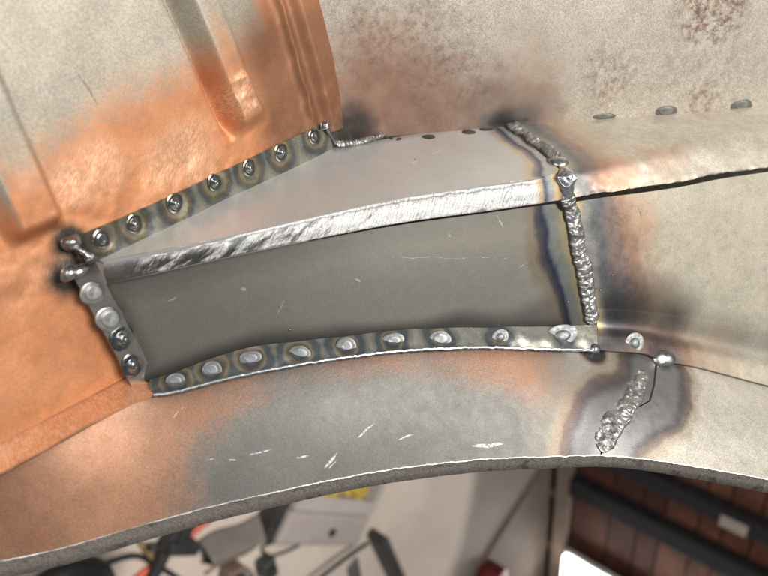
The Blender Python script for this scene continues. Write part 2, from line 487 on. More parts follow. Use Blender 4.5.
# hammered, hand-dressed metal along the weld line
ham = np.exp(-((sv - .012) / .018) ** 2) * sstep(-.06, 0, su + .05)
hgt += ham * .0006 * fbm(P, 95, 21, 3) + .0007 * fbm(P, 30, 5, 2)
d4, al4, L4 = rib_d((226, 68), (250, 112))
hgt += .0009 * fbm(P, 220, 8, 2) * np.exp(-(d4 / .006) ** 2) * sstep(0, .004, al4) * (1 - sstep(L4 - .004, L4 + .006, al4))
def disp(G, h): return G + grid_normals(G) * h.reshape(G.shape[:2])[..., None]
GU = disp(GU, hgt[:nGU]); GL = disp(GL, hgt[nGU:])
gray_line = sv - (.052 + .006 * vnoise(P, 30, 5))
cop = 1 - sstep(-.012, .026, sv - (.040 - .10 * su * 0) + .010 * fbm(P, 22, 31, 2) + .30 * np.maximum(su - .055, 0) * -1 + .012 * (su < -.02))
cop = np.maximum(cop, sstep(.084, .10, su) * .95)
cop = np.maximum(cop, .75 * np.exp(-((d - .004) / .006) ** 2) * (1 - sstep(.05, .085, sv)))
cop *= .93
soot_shade = np.maximum.reduce([1.2 * blob(P, SIDE.at(70, 243), .0058, .5, 3, .2), 1.2 * blob(P, SIDE.at(68, 274), .0072, .6, 4, .2),
                          .75 * blob(P, SIDE.at(338, 126), .011, .7, 5), .62 * sstep(.072, .092, su) * (1 - sstep(.05, .08, sv))])  # last term paints corner shade; the rest is weld soot
grind = np.maximum.reduce([blob(P, SIDE.at(70, 185), .007, .5, 2), blob(P, SIDE.at(190, 150), .011, .6, 3), .8 * blob(P, SIDE.at(105, 165), .009, .6, 4),
                           .9 * blob(P, SIDE.at(235, 95), .009, .6, 4), .8 * blob(P, SIDE.at(165, 165), .010, .6, 6),
                           .22 * np.exp(-((sv - .004) / .008) ** 2)]) * sstep(-.004, .002, sv + .012)
M_side = sheet_mat('copper_primed_steel', (.42, .385, .315), (.50, .46, .385), .45, .50, speck=.26, bump=.12,
                   scratches=[mm(SIDE, (69, 61), (112, 124), .0004)], scratch_col=(.10, .07, .05))
sa = common(P, None, np.clip(cop, 0, 1), np.clip(soot_shade, 0, 1), None, grind)
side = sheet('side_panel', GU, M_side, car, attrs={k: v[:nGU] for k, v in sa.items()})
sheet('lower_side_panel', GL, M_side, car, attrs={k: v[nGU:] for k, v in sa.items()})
side['label'] = 'ribbed side panel with copper primer fading into bare grey steel'

# step strip under the side panel
cr2b = line(SIDE.shift(-.0012), [(-110, 496), (0, 440), (65, 407), (130, 373), (148, 364)])
fl2 = np.vstack([fold_left, c5_3[:1]]) + np.array([0, .0005, .0006])
G = loft([cr2b, fl2], 220, [14]); P = G.reshape(-1, 3)
G = G + grid_normals(G) * (.0005 * fbm(P, 90, 3)).reshape(G.shape[:2])[..., None]
sheet('folded_strip', G, M_side, car, attrs=common(P, None, zero(P) + .95, None, None, .45 * blob(P, P.mean(0), .06, .6, 8)))

# ---------------------------- lower panel (two sheets meeting at the torn weld)
seam_cols = []
def col_of(p):                                         # which panel column a 3D point lies in
    k = np.linalg.norm(LOWG - p, axis=2); return np.unravel_index(k.argmin(), k.shape)
# split column varies across the panel: shear the two grids so that they meet along the seam
rows = 150
sc = [col_of(p) for p in lseam3]
vq = np.linspace(0, 1, rows + 1)
vs_ = np.array([c[1] / 160 for c in sc]); us_ = np.array([c[0] / 700 for c in sc]); o_ = np.argsort(vs_)
us_row = np.interp(vq, vs_[o_], us_[o_])
def sheared(s0, s1, nu):
    G = np.empty((nu + 1, rows + 1, 3))
    for r in range(rows + 1):
        a = s0[r] if hasattr(s0, '__len__') else s0; b = s1[r] if hasattr(s1, '__len__') else s1
        k = np.linspace(a, b, nu + 1) * 700
        rowi = vq[r] * 160; r0 = min(int(rowi), 159); fr = rowi - r0
        line_ = LOWG[:, r0] * (1 - fr) + LOWG[:, r0 + 1] * fr
        G[:, r] = np.stack([np.interp(k, np.arange(701), line_[:, c]) for c in range(3)], 1)
    return G
gapw = .0011
def low_attrs(P):
    hd = seg_dist(P, lseam3) * (1 + .13 * fbm(P, 50, 12, 2))
    hl = np.minimum(hd, pt_dist(P, tack_low) * 2.6)
    overspray_bounce = np.maximum.reduce([sstep(-.045, -.125, P[:, 0] + .02 * fbm(P, 30, 44, 3)) * .8,  # left and flange browns: thin overspray plus painted reflection of the copper
                            .72 * (1 - sstep(.006, .046, seg_dist(P, np.vstack([fold_left[2:], c5_3])) + .006 * fbm(P, 40, 3, 2))) * (1 - sstep(.055, .095, P[:, 0])),
                            .8 * blob(P, low_pt(60, 500), .05, .6, 5)])
    overspray_bounce = np.clip(overspray_bounce - .6 * blob(P, low_pt(320, 455), .030, .7, 6) - .5 * blob(P, low_pt(430, 445), .030, .7, 7), 0, 1)
    so = np.maximum.reduce([.55 * (1 - sstep(.0, .006, seg_dist(P, c5_3[:-1]))), .8 * blob(P, tack_low[0], .006, .6, 2), .6 * blob(P, tack_low[1], .005, .6, 2)])  # first term paints the shadow under the flange edge
    return common(P, hl / .037, overspray_bounce, so, .85 * sstep(.045, .095, P[:, 0] + .012 * fbm(P, 40, 9, 2)))
HEAT_LOW = [st(0, (.22, .21, .21), .95), st(.26, (.20, .20, .21), .9), st(.36, (.10, .085, .09), .9), st(.43, (.10, .06, .055), .75), st(.52, (.30, .2, .12), .4), st(.66, (.4, .3, .2), 0)]
lowsc = [mm(LOWL, (0, 0), (1, 1), .0001)]
def ls(a, b, w): return (loc(low_pt(*a)), loc(low_pt(*b)), w)
M_low = sheet_mat('bare_steel_lower', (.125, .122, .113), (.155, .151, .142), .55, .52, rv=.03, heat=HEAT_LOW, speck=.16, mott=40,
                  scratches=[ls((318, 476), (341, 450), .0005), ls((322, 477), (340, 457), .0003), ls((358, 437), (374, 424), .0004), ls((398, 439), (415, 434), .0003),
                             ls((472, 446), (505, 443), .0008), ls((203, 460), (240, 459), .00028), ls((292, 459), (312, 455), .0003), ls((170, 420), (192, 398), .0002), ls((286, 434), (294, 434), .0004),
                             ls((237, 459), (275, 448), .0003)],
                  scratch_col=(.8, .82, .82), ccol=((.30, .145, .08), (.39, .205, .125)), cspeck=.55, pale=(.42, .39, .335))
M_lowr = sheet_mat('bare_steel_light', (.50, .47, .40), (.62, .58, .50), .4, .48, heat=HEAT_LOW, speck=.26, mott=60)
G = sheared(0, us_row - .0018, 620); P = G.reshape(-1, 3)
G = G + grid_normals(G) * (.0007 * fbm(P, 18, 3, 2)).reshape(G.shape[:2])[..., None]
lowl = sheet('lower_panel', G, M_low, car, attrs=low_attrs(P))
G = sheared(us_row + .0006, 1, 240); P = G.reshape(-1, 3)
at = low_attrs(P); at['copper'] *= 0
lowr = sheet('lower_panel', G, M_lowr, car, attrs=at)
lowr['label'] = 'paler lower steel panel beyond the torn weld'

# rolled front edge of the lower panel: bevel, dark face, underside
c6d = resample(c6_3, 900)
rough_n = fbm(c6d, 400, 5, 3)[:, None]
d6 = c6d / np.linalg.norm(c6d, axis=1)[:, None]
thk = np.interp(c6d[:, 0], [-.12, 0, .1, .17], [.0092, .0080, .0068, .0085])[:, None]
outw = np.array([0, -1, 0.])
e0 = c6d + np.array([0, .0006, -.0002]) + rough_n * .00015
e1 = c6d + np.array([0, -.0003, .00005]) + rough_n * .00022
e2 = c6d + np.array([0, -.0002, -.0006]) + rough_n * .0002
e3 = c6d + outw * 0 + np.array([0, .0002, 0]) - np.array([0, .0, 1]) * thk * .5 + rough_n * .00015
e4 = c6d - np.array([0, 0, 1]) * thk + np.array([0, -.0001, 0]) + rough_n * .00008
e5 = c6d - np.array([0, 0, 1]) * (thk + .0003) + np.array([0, .0008, 0])
e6 = c6d - np.array([0, 0, 1]) * thk * .8 + np.array([0, .012, 0])
G = np.stack([e0, e1, e2, e3, e4, e5, e6], 1)
P = G.reshape(-1, 3)
rowi = np.tile(np.arange(7), 901)
hd = np.where((rowi == 1) | (rowi == 0), .0, np.where(rowi == 4, .45, np.where(rowi == 2, .5, .8))) + 0.
M_edge = NT('raw_cut_edge')
s = M_edge
n = s.noise(1300, 4, .7); n2 = s.noise(140, 4, .6, w=2)
c = s.mix(s.ss(n, .3, .7), (.22, .19, .16), (.50, .44, .385))
c = s.mix(s.ss(n2, .56, .66, 0., .7), c, (.12, .10, .085))
br = s.ss(s.math('ADD', s.attr('oxide'), s.math('MULTIPLY', s.math('SUBTRACT', n, .5), .3)), .1, .4, 1., 0.)
c = s.mix(br, c, (.72, .72, .70))
s.l.new(c, s.p.inputs['Base Color']); s.p.inputs['Metallic'].default_value = .7; s.l.new(s.ss(br, 0., 1., .55, .3), s.p.inputs['Roughness'])
b = s.new('ShaderNodeBump'); b.inputs['Strength'].default_value = .35; b.inputs['Distance'].default_value = .0004
s.l.new(n, b.inputs['Height']); s.l.new(b.outputs[0], s.p.inputs['Normal'])
sheet('rolled_edge', G, s.m, car, thick=.0004, attrs=dict(oxide=hd))

# ---------------------------- repair patch: top, ground edge, front, flanges
U = [(97, 259), (150, 234), (220, 201), (300, 163), (335, 147), (365, 143), (400, 137), (450, 129), (506, 123)]
C2 = [(103, 264), (200, 245), (300, 222), (400, 202), (480, 189), (530, 183), (556, 180)]
C2c = [(103, 262), (150, 253), (200, 243), (300, 220), (400, 199), (480, 187), (530, 180), (562, 172)]
C3 = [(107, 284), (200, 263), (300, 242), (400, 223), (480, 212), (530, 205), (566, 199)]
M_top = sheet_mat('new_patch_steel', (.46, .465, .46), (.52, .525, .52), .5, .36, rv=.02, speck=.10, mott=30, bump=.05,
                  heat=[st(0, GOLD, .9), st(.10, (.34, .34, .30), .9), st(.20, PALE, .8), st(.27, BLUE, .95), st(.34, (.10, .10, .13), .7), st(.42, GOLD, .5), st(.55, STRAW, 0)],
                  scratches=[mm(S1, (432, 155), (444, 149), .0005), mm(S1, (412, 164), (417, 160), .0006)], scratch_col=(.75, .74, .7))
u_ = line(S1, U); c2_ = line(S1, C2c)
G = loft([u_, c2_], 400, [70]); P = G.reshape(-1, 3)
ovals = line(S1, [(395, 139), (428, 137), (468, 132), (486, 129)])
so = np.maximum(.35 * (1 - sstep(0, .006, seg_dist(P, u_[5:]))), .5 * blob(P, S1.at(340, 146), .006, .6, 3))
sd = seg_dist(P, np.vstack([seam_top3, S1.at(562, 175)[None]]))
G = G + grid_normals(G) * (.0004 * fbm(P, 20, 9, 2)).reshape(G.shape[:2])[..., None]
ptop = sheet('repair_top', G, M_top, car, attrs=common(P, sd / .032 * (1 + .22 * fbm(P, 45, 6, 3)), None, so))
ptop['label'] = 'clean grey top of the repair patch'

c2e = line(S1, [(103, 262), (150, 253), (200, 243), (300, 220), (400, 199), (480, 187), (530, 180), (562, 173)])
c3e = line(LIPP, C3)
mid = (c2e[[0, 2, 3, 4, 5, 6, 7]] * .5 + c3e * .5) + np.array([.0, -.0009, .0011])
G = loft([c2e[[0, 2, 3, 4, 5, 6, 7]] + np.array([0, .0006, .0001]), mid, c3e], 700, [18, 14], smooth=True)
P = G.reshape(-1, 3); vv = np.tile(np.linspace(0, 1, G.shape[1]), G.shape[0])
G = G + grid_normals(G) * (.00035 * fbm(P, 150, 3, 2) * sstep(0, .2, vv) * sstep(0, .25, 1 - vv)).reshape(G.shape[:2])[..., None]
uu = np.repeat(np.linspace(0, 1, G.shape[0]), G.shape[1])
M_gr = NT('freshly_ground_steel'); s = M_gr
av = s.attr('grind'); al_ = s.attr('along')
cx = s.new('ShaderNodeCombineXYZ'); s.l.new(s.math('MULTIPLY', al_, 26.), cx.inputs[0]); s.l.new(s.math('MULTIPLY', av, 1.0), cx.inputs[1])
wob = s.noise(7, 3, .6, vec=cx.outputs[0], w=1)
cx2 = s.new('ShaderNodeCombineXYZ'); s.l.new(s.math('ADD', s.math('MULTIPLY', al_, 260.), s.math('MULTIPLY', av, 7.)), cx2.inputs[0])
s.l.new(s.math('ADD', s.math('MULTIPLY', av, 3.), s.math('MULTIPLY', wob, 9.)), cx2.inputs[1])
gn = s.noise(1.0, 5, .7, vec=cx2.outputs[0], w=2)
n3 = s.noise(260, 4, .6)
cx3 = s.new('ShaderNodeCombineXYZ'); s.l.new(s.math('ADD', s.math('MULTIPLY', al_, 34.), s.math('MULTIPLY', av, 2.2)), cx3.inputs[0]); s.l.new(s.math('MULTIPLY', av, 1.1), cx3.inputs[1])
patch = s.noise(1.0, 5, .68, vec=cx3.outputs[0], w=4)
edge = s.math('ADD', av, s.math('MULTIPLY', s.math('SUBTRACT', n3, .5), .35))
line1 = s.math('MULTIPLY', s.ss(edge, .02, .06), s.ss(edge, .14, .22, 1., 0.))
grow = s.math('ADD', patch, s.ss(al_, .05, .8, -.03, .10))
body = s.math('MULTIPLY', s.ss(grow, .42, .54), s.math('MULTIPLY', s.ss(edge, .16, .30), s.ss(edge, .90, 1.0, 1., .25)))
bright = s.math('MULTIPLY', s.math('MAXIMUM', line1, body), s.ss(al_, .03, .10))
bright = s.math('MULTIPLY', bright, s.ss(gn, .36, .54, .25, 1.))
c = s.mix(bright, s.mix(s.ss(gn, .35, .65), (.11, .11, .11), (.30, .30, .295)), s.mix(s.ss(gn, .42, .66), (.62, .62, .62), (.97, .97, .96)))
un = s.math('MULTIPLY', s.ss(al_, .012, .075, 1., 0.), s.ss(av, .25, .45))
c = s.mix(un, c, (.30, .29, .27))
end = s.ss(s.math('ADD', al_, s.math('MULTIPLY', s.math('SUBTRACT', n3, .5), .03)), .915, .94)
hc, ha = s.ramp(s.ss(al_, .9, 1.), [st(0, (.8, .8, .78), 0), st(.3, (.45, .3, .12), .8), st(.45, BLUE, .9), st(.65, (.28, .31, .33), .9), st(.85, GOLD, .9), st(1, BROWN, 1)])
c = s.mix(ha, c, hc)
s.l.new(c, s.p.inputs['Base Color']); s.l.new(s.ss(bright, 0., 1., .9, .25), s.p.inputs['Metallic'])
s.l.new(s.ss(gn, .3, .7, .28, .5), s.p.inputs['Roughness'])
b = s.new('ShaderNodeBump'); b.inputs['Strength'].default_value = .55; b.inputs['Distance'].default_value = .0006
s.l.new(gn, b.inputs['Height']); s.l.new(b.outputs[0], s.p.inputs['Normal'])
ge = sheet('ground_edge', G, s.m, car, attrs=dict(grind=vv, along=uu))
ge['label'] = 'bright ground weld along the edge of the repair patch'

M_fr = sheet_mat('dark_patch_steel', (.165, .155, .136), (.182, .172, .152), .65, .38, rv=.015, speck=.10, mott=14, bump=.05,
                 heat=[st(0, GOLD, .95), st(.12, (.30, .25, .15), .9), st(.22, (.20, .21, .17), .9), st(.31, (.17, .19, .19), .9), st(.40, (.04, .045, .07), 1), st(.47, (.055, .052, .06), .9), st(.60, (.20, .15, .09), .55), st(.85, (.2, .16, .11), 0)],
                 scratches=[mm(FRONT, (380, 257), (530, 258), .00022), mm(FRONT, (515, 270), (533, 258), .0003), mm(FRONT, (143, 297), (165, 285), .0004), mm(FRONT, (166, 301), (180, 296), .0003),
                            mm(FRONT, (497, 215), (503, 228), .0003), mm(FRONT, (276, 318), (285, 298), .0004), mm(FRONT, (240, 288), (246, 290), .0008), mm(FRONT, (355, 278), (361, 282), .0004),
                            mm(FRONT, (447, 234), (450, 237), .0005)],
                 scratch_col=(.42, .42, .38))
C3W = [(94, 287), (150, 275), (200, 264), (300, 243), (400, 225), (480, 214), (530, 207), (570, 202)]
C4f = [(147, 384)] + [(x, y + 3) for x, y in C4[1:]]
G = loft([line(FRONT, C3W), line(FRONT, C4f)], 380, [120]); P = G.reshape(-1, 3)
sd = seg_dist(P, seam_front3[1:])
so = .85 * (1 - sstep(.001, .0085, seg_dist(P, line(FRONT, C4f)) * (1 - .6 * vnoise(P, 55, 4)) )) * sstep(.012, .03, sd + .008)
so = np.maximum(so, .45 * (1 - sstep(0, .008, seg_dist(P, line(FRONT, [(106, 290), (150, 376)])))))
so = np.maximum(so, .35 * (1 - sstep(0, .012, seg_dist(P, line(FRONT, C3W)))))  # front also darkens towards its top edge
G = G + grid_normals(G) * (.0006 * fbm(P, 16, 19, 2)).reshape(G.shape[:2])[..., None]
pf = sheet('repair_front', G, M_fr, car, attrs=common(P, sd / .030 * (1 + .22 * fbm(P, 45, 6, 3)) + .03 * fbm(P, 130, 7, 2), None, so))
pf['label'] = 'dark bare steel front of the repair patch'

# flange heat: rings round every spot weld
FH = [st(0, (.28, .30, .31), 1), st(.22, (.14, .15, .155), 1), st(.33, (.27, .22, .16), 1), st(.43, (.40, .34, .24), .95), st(.54, (.20, .21, .215), 1), st(.68, (.145, .18, .20), .95), st(.84, (.36, .35, .30), .9), st(1, (.50, .48, .41), .85)]
M_fl = sheet_mat('heat_tinted_flange', (.40, .41, .40), (.48, .48, .45), .6, .36, heat=FH, speck=.12, bump=.18, copper=False)
def dimple(G, pts, r=.0052, dep=.0006):
    P = G.reshape(-1, 3); h = zero(P)
    for p in pts: h -= dep * np.exp(-(np.linalg.norm(P - p, axis=1) / r) ** 2)
    return G + grid_normals(G) * h.reshape(G.shape[:2])[..., None]
G = loft([line(FRONT.shift(.0006), C4), line(FRONT.shift(.0045), [(a[0], a[1] * .45 + b_[1] * .55) for a, b_ in zip(C4, C5)]), line(FL, C5)], 620, [16, 16], smooth=True)
P = G.reshape(-1, 3)
G = G + grid_normals(G) * (.0006 * fbm(P, 90, 4, 2)).reshape(G.shape[:2])[..., None]
nF = np.array([P[np.linalg.norm(P - p, axis=1).argmin()] for p in nF])
fd = pt_dist(P, nF); G = dimple(G, nF)
at_ = common(P, fd / .011 + .13 * fbm(P, 130, 2, 3) + .26 * sstep(-.02, .08, P[:, 0]) - .12 * sstep(-.02, -.07, P[:, 0]), None, .35 * (1 - sstep(0, .003, seg_dist(P, line(FL, C5)))))  # paler right half paints a straw sheen into the heat tint
lf = sheet('lower_flange', G, M_fl, car, attrs=at_)
# bright cut edge of that flange
M_ce = plain('cut_edge_steel', (.62, .66, .70), .3, 1., .5, 700)
e = resample(line(FL, C5), 620); w_ = fbm(e, 500, 3, 2)[:, None] * .00018
G = np.stack([e + [0, .0002, .00035] + w_, e + [0, -.00075, .00015] + w_, e + [0, -.0006, -.0007] + w_, e + [0, .0003, -.0012]], 1)
sheet('cut_edge', G, M_ce, lf, thick=.0003)

# side flange, folded up on the side panel
FO = [(66, 241), (85, 233), (135, 212), (205, 180), (270, 149), (310, 130), (326, 123)]
FI = [(98, 262), (112, 255), (155, 236), (220, 205), (285, 173), (320, 156), (333, 149)]
G = loft([line(SIDE.shift(.0014), FO), line(SIDE.shift(.0016), FI)], 420, [30]); P = G.reshape(-1, 3)
G = G + grid_normals(G) * (.0004 * fbm(P, 90, 4, 2)).reshape(G.shape[:2])[..., None]
nA = np.array([P[np.linalg.norm(P - p, axis=1).argmin()] for p in nA])
fd = pt_dist(P, nA); G = dimple(G, nA)
FHA = [st(0, (.33, .35, .37), 1), st(.18, (.16, .155, .15), 1), st(.27, (.42, .38, .30), 1), st(.38, (.50, .44, .32), .95), st(.48, (.33, .27, .17), 1), st(.60, (.20, .22, .235), .95), st(.78, (.42, .41, .32), .9), st(1, (.52, .48, .37), .8)]
M_fa = sheet_mat('straw_tinted_flange', (.38, .38, .36), (.46, .45, .41), .7, .36, heat=FHA, speck=.12, bump=.15, copper=False)
so = .7 * (1 - sstep(0, .012, np.linalg.norm(P - SIDE.at(84, 247), axis=1)))
sf = sheet('side_flange', G, M_fa, car, attrs=common(P, fd / .012 + .09 * fbm(P, 140, 2, 3), None, so))

# end tab, folded onto the side panel below
TO = [(68, 268), (80, 288), (100, 325), (118, 358), (133, 389)]
TI = [(96, 262), (108, 288), (124, 318), (140, 347), (156, 380)]
tabp = SIDE.shift(.0054)
G = loft([line(tabp, TO), line(SIDE.shift(.0064), TI)], 200, [36]); P = G.reshape(-1, 3)
G = G + grid_normals(G) * (.0004 * fbm(P, 90, 4, 2)).reshape(G.shape[:2])[..., None]
nT = line(tabp, TAB); nT = np.array([P[np.linalg.norm(P - p, axis=1).argmin()] for p in nT])
fd = pt_dist(P, nT); G = dimple(G, nT, .005, .0004)
FHT = [st(0, (.30, .31, .32), 1), st(.27, (.20, .19, .175), 1), st(.38, (.28, .26, .235), 1), st(.50, (.30, .27, .24), .95), st(.62, (.26, .205, .155), 1), st(.76, (.20, .215, .23), .95), st(1, (.32, .30, .27), .8)]
M_tb = sheet_mat('dark_tab_steel', (.30, .285, .265), (.38, .36, .335), .55, .40, heat=FHT, speck=.12, bump=.12, copper=False)
so = .7 * (1 - sstep(0, .008, np.linalg.norm(P - tabp.at(84, 264), axis=1)))
tb = sheet('end_tab', G, M_tb, car, attrs=common(P, fd / .012, None, so))

# ---------------------------- the original rail beyond the seam
U_R = [(506, 123), (560, 118), (660, 112), (768, 105), (900, 97)]
C2R = [(558, 164), (600, 157), (680, 141), (768, 123), (900, 99)]
C3R = [(566, 199), (600, 193), (640, 187), (680, 181), (720, 173), (768, 167), (900, 148)]
HEAT_R = [st(0, GOLD, .9), st(.06, (.34, .27, .15), .9), st(.12, (.20, .20, .19), .9), st(.2, (.10, .105, .12), .85), st(.32, (.17, .12, .11), .75), st(.45, (.33, .2, .14), .6), st(.62, (.45, .33, .24), .35), st(.9, (.5, .4, .3), 0)]
M_rail = sheet_mat('original_rail_steel', (.42, .385, .32), (.51, .475, .40), .35, .54, heat=HEAT_R, ccol=((.42, .2, .12), (.5, .27, .18)), speck=.22, rust=True, mott=60, bump=.2)
u_, c2_ = line(S1, U_R), line(S1, C2R)
lipr = line(LIPP, C3R)
lipm = np.array([(S1.at(x, y)) for x, y in [(562, 172), (600, 165), (640, 158), (680, 149), (720, 141), (768, 131), (900, 107)]]) + np.array([0, -.0004, -.0016])
N_ = 520
ra, rb_, rm_, rc = resample(u_, N_), resample(c2_, N_), resample(lipm, N_), resample(lipr, N_)
rows_ = [ra + (rb_ - ra) * t for t in np.linspace(0, 1, 60, endpoint=False)]
bul = np.stack([resample(np.array([ra[k] * .15 + rb_[k] * .85, rb_[k], rm_[k], rc[k]]), 60) for k in range(N_ + 1)])
rows_ = [ra + (rb_ - ra) * t for t in np.linspace(0, .85, 50, endpoint=False)]
G = np.concatenate([np.stack(rows_, 1), bul], 1); P = G.reshape(-1, 3)
jag = .0005 * fbm(P, 260, 3, 2) * np.tile(sstep(.96, 1, np.linspace(0, 1, G.shape[1])), G.shape[0])
G = G + grid_normals(G) * (.0005 * fbm(P, 60, 9, 3)).reshape(G.shape[:2])[..., None]; G[..., 2] += jag.reshape(G.shape[:2])
sd = seg_dist(P, seam3)
cp_ = np.maximum(.75 * blob(P, S1.at(620, 168), .014, .8, 3), .5 * blob(P, S1.at(660, 150), .016, .8, 3)) * sstep(.25, .75, np.tile(np.linspace(0, 1, G.shape[1]), G.shape[0]))
rr = sheet('rail_top', G, M_rail, car, attrs=common(P, sd / .045, cp_, None, .35 + zero(P)))
rr['label'] = 'original pale steel rail running on beyond the weld seam'

C3RW = [(570, 203), (600, 198), (640, 193), (680, 187), (720, 179), (768, 172), (900, 153)]
HEAT_RF = [st(0, GOLD, .95), st(.05, (.33, .26, .14), .9), st(.11, (.17, .17, .16), .9), st(.20, (.075, .08, .095), .9), st(.32, (.13, .09, .085), .85), st(.46, (.25, .13, .08), .75), st(.60, (.34, .21, .14), .5), st(.9, (.42, .32, .22), 0)]
M_rf = sheet_mat('original_rail_front', (.36, .33, .265), (.44, .405, .33), .45, .46, heat=HEAT_RF, speck=.2, mott=45,
                 scratches=[mm(FRONT, (637, 205), (642, 218), .0004), mm(FRONT, (689, 270), (694, 281), .0004), mm(FRONT, (690, 316), (691, 318), .0008), mm(FRONT, (764, 267), (766, 272), .0005)], scratch_col=(.07, .06, .05))
N_ = 360
t0, t1, t2 = resample(line(FRONT, C3RW), N_), resample(line(FRONT, C4R), N_), resample(line(FL, C5R) + np.array([0, 0, .0004]), N_)
knee = np.stack([resample(np.array([t0[k] * .14 + t1[k] * .86, t1[k] + [0, -.0007, .0002], (t1[k] + t2[k]) * .5 + [0, -.0002, .0006], t2[k]]), 60) for k in range(N_ + 1)])
rows_ = [t0 + (t1 - t0) * t for t in np.linspace(0, .86, 110, endpoint=False)]
G = np.concatenate([np.stack(rows_, 1), knee], 1); P = G.reshape(-1, 3)
sd = np.minimum(seg_dist(P, seam_front3[1:]), pt_dist(P, tack_low) * 1.6 + .004)
vv2 = np.tile(np.linspace(0, 1, G.shape[1]), G.shape[0])
so = np.maximum(.88 * (1 - sstep(.0, .028, seg_dist(P, line(FRONT, [(605, 316), (640, 314), (670, 320)])))), .5 * (1 - sstep(0, .016, seg_dist(P, line(FRONT, [(660, 325), (768, 345)])))))
so *= sstep(.003, .009, seg_dist(P, seam_front3[1:])) * (1 - sstep(.80, .97, vv2) * .5 * sstep(.10, .16, P[:, 0])) * (1 + .25 * fbm(P, 45, 8, 3))
cp_ = .35 * blob(P, FL.at(720, 355), .018, .8, 4) + .4 * blob(P, FRONT.at(640, 225), .012, .8, 3)
G = G + grid_normals(G) * (.0005 * fbm(P, 22, 19, 2)).reshape(G.shape[:2])[..., None]
RFP = G.reshape(-1, 3)
rf = sheet('rail_front', G, M_rf, car, attrs=common(P, sd / .060 + .06 * fbm(P, 60, 5, 3), np.clip(cp_, 0, 1), np.clip(so, 0, 1)))

# unseen closing panel, added to keep light out of the boxed rail's gap
back = low; inn = np.vstack([c5_3, c5r_3[1:]]) + np.array([0, .006, -.004])
G = loft([inn, low + np.array([0, .002, .001])], 60, [8])
M_in = plain('dark_cavity_steel', (.05, .045, .04), .8, .2, .4, 60)
sheet('unseen_closing_panel', G, M_in, car)
G = loft([np.array([r2[0] + [0, .03, -.0], low[0]]), np.array([r2[-1] + [0, .03, 0.02], rb[0]])], 20, [6])

#== PART 3: welds
M_nug = weld_mat('shiny_weld_nugget', (.36, .38, .40), (.13, .14, .15))
M_nugw = weld_mat('straw_rimmed_nugget', (.34, .35, .36), (.15, .14, .12), .22, (.28, .245, .17))
M_nugf = weld_mat('dull_flange_nugget', (.24, .255, .265), (.12, .125, .13), .44, metal=.8)
M_tack = weld_mat('tack_weld_steel', (.62, .63, .64), (.26, .255, .25), .27)
M_flat = weld_mat('flat_grey_nugget', (.46, .46, .45), (.25, .24, .23), .40, metal=.7)
M_bead = weld_mat('weld_bead_steel', (.34, .34, .335), (.15, .14, .13), .40, metal=.8)
M_stud = weld_mat('dull_stud', (.22, .215, .20), (.13, .12, .11), .5, metal=.7)
M_dark = weld_mat('scorched_oval', (.17, .18, .19), (.10, .10, .105), .45)

def frame(n, along):
    n = n / np.linalg.norm(n); a = along - n * n.dot(along); a /= np.linalg.norm(a); b_ = np.cross(n, a)
    return a, b_, n
PROF = {
    'dome': [(0, .0019), (.0005, .00187), (.0011, .0017), (.0017, .00135), (.0022, .00085), (.0026, .0002), (.0029, -.00002), (.0033, .00003), (.0038, .00006), (.0044, .00002), (.005, -.0003)],
    'flat': [(0, .0005), (.0010, .00052), (.0020, .00056), (.0026, .0005), (.003, .0003), (.0032, .00002), (.0035, .00004), (.0040, .00005), (.0046, -.0003)],
    'ring': [(0, .0002), (.0006, .0001), (.0012, .0002), (.0018, .0004), (.0022, .0004), (.0026, .0001), (.0029, .00002), (.0034, .00012), (.0040, .00005), (.0046, -.0003)],
    'ball': [(0, .0026), (.0006, .00255), (.0013, .0023), (.0019, .0019), (.0024, .0012), (.0026, .0005), (.0026, -.0002), (.0029, -.0004)],
}
def nugget(kind, seed, lump=.12, crater=None):
    pr = PROF[kind]; nr = 28; rng = random.Random(seed); V = []; A = []; F = []
    ph = [rng.uniform(0, 6.28) for _ in range(4)]; cx, cy = rng.uniform(-.5, .5) * 1e-3 * .8, rng.uniform(-.5, .5) * 1e-3 * .8
    R = pr[-1][0]
    for k, (r, h) in enumerate(pr):
        for j in range(nr):
            a = 2 * math.pi * j / nr
            w = 1 + lump * (.6 * math.sin(a + ph[0]) + .5 * math.sin(2 * a + ph[1]) + .3 * math.sin(3 * a + ph[2])) * min(1, r / .002)
            x, y = r * w * math.cos(a), r * w * math.sin(a)
            hh = h + .00005 * math.sin(2 * a + ph[3] + r * 900) * min(1, r / .001)
            if crater: hh -= .0006 * math.exp(-((x - cx) ** 2 + (y - cy) ** 2) / (.0006 ** 2))
            V.append((x, y, hh)); A.append(r / R)
    for k in range(len(pr) - 1):
        for j in range(nr):
            F.append((k * nr + j, (k + 1) * nr + j, (k + 1) * nr + (j + 1) % nr, k * nr + (j + 1) % nr))
    F.append(tuple(range(nr)))
    me = raw_mesh('weld', V, F)
    at = me.attributes.new('oxide', 'FLOAT', 'POINT'); at.data.foreach_set('value', A)
    return me
def place_weld(name, me, mat, p, n, along, parent, sc=(1, 1, 1), spin=0.):
    a, b_, n = frame(np.asarray(n, float), np.asarray(along, float))
    ca, sa = math.cos(spin), math.sin(spin)
    Rm = np.stack([a * sc[0], b_ * sc[1], n * sc[2]], 1)
    Rm = F2W @ Rm
    loc_ = f2w(p) - ORG
    M = Matrix.Identity(4)
    for i in range(3):
        for j in range(3): M[i][j] = Rm[i][j]
        M[i][3] = loc_[i]
    if me.materials and me.materials[0] is not mat: me = me.copy(); me.materials.clear()
    o = link(name, me, mat, parent); o.matrix_local = M
    return o
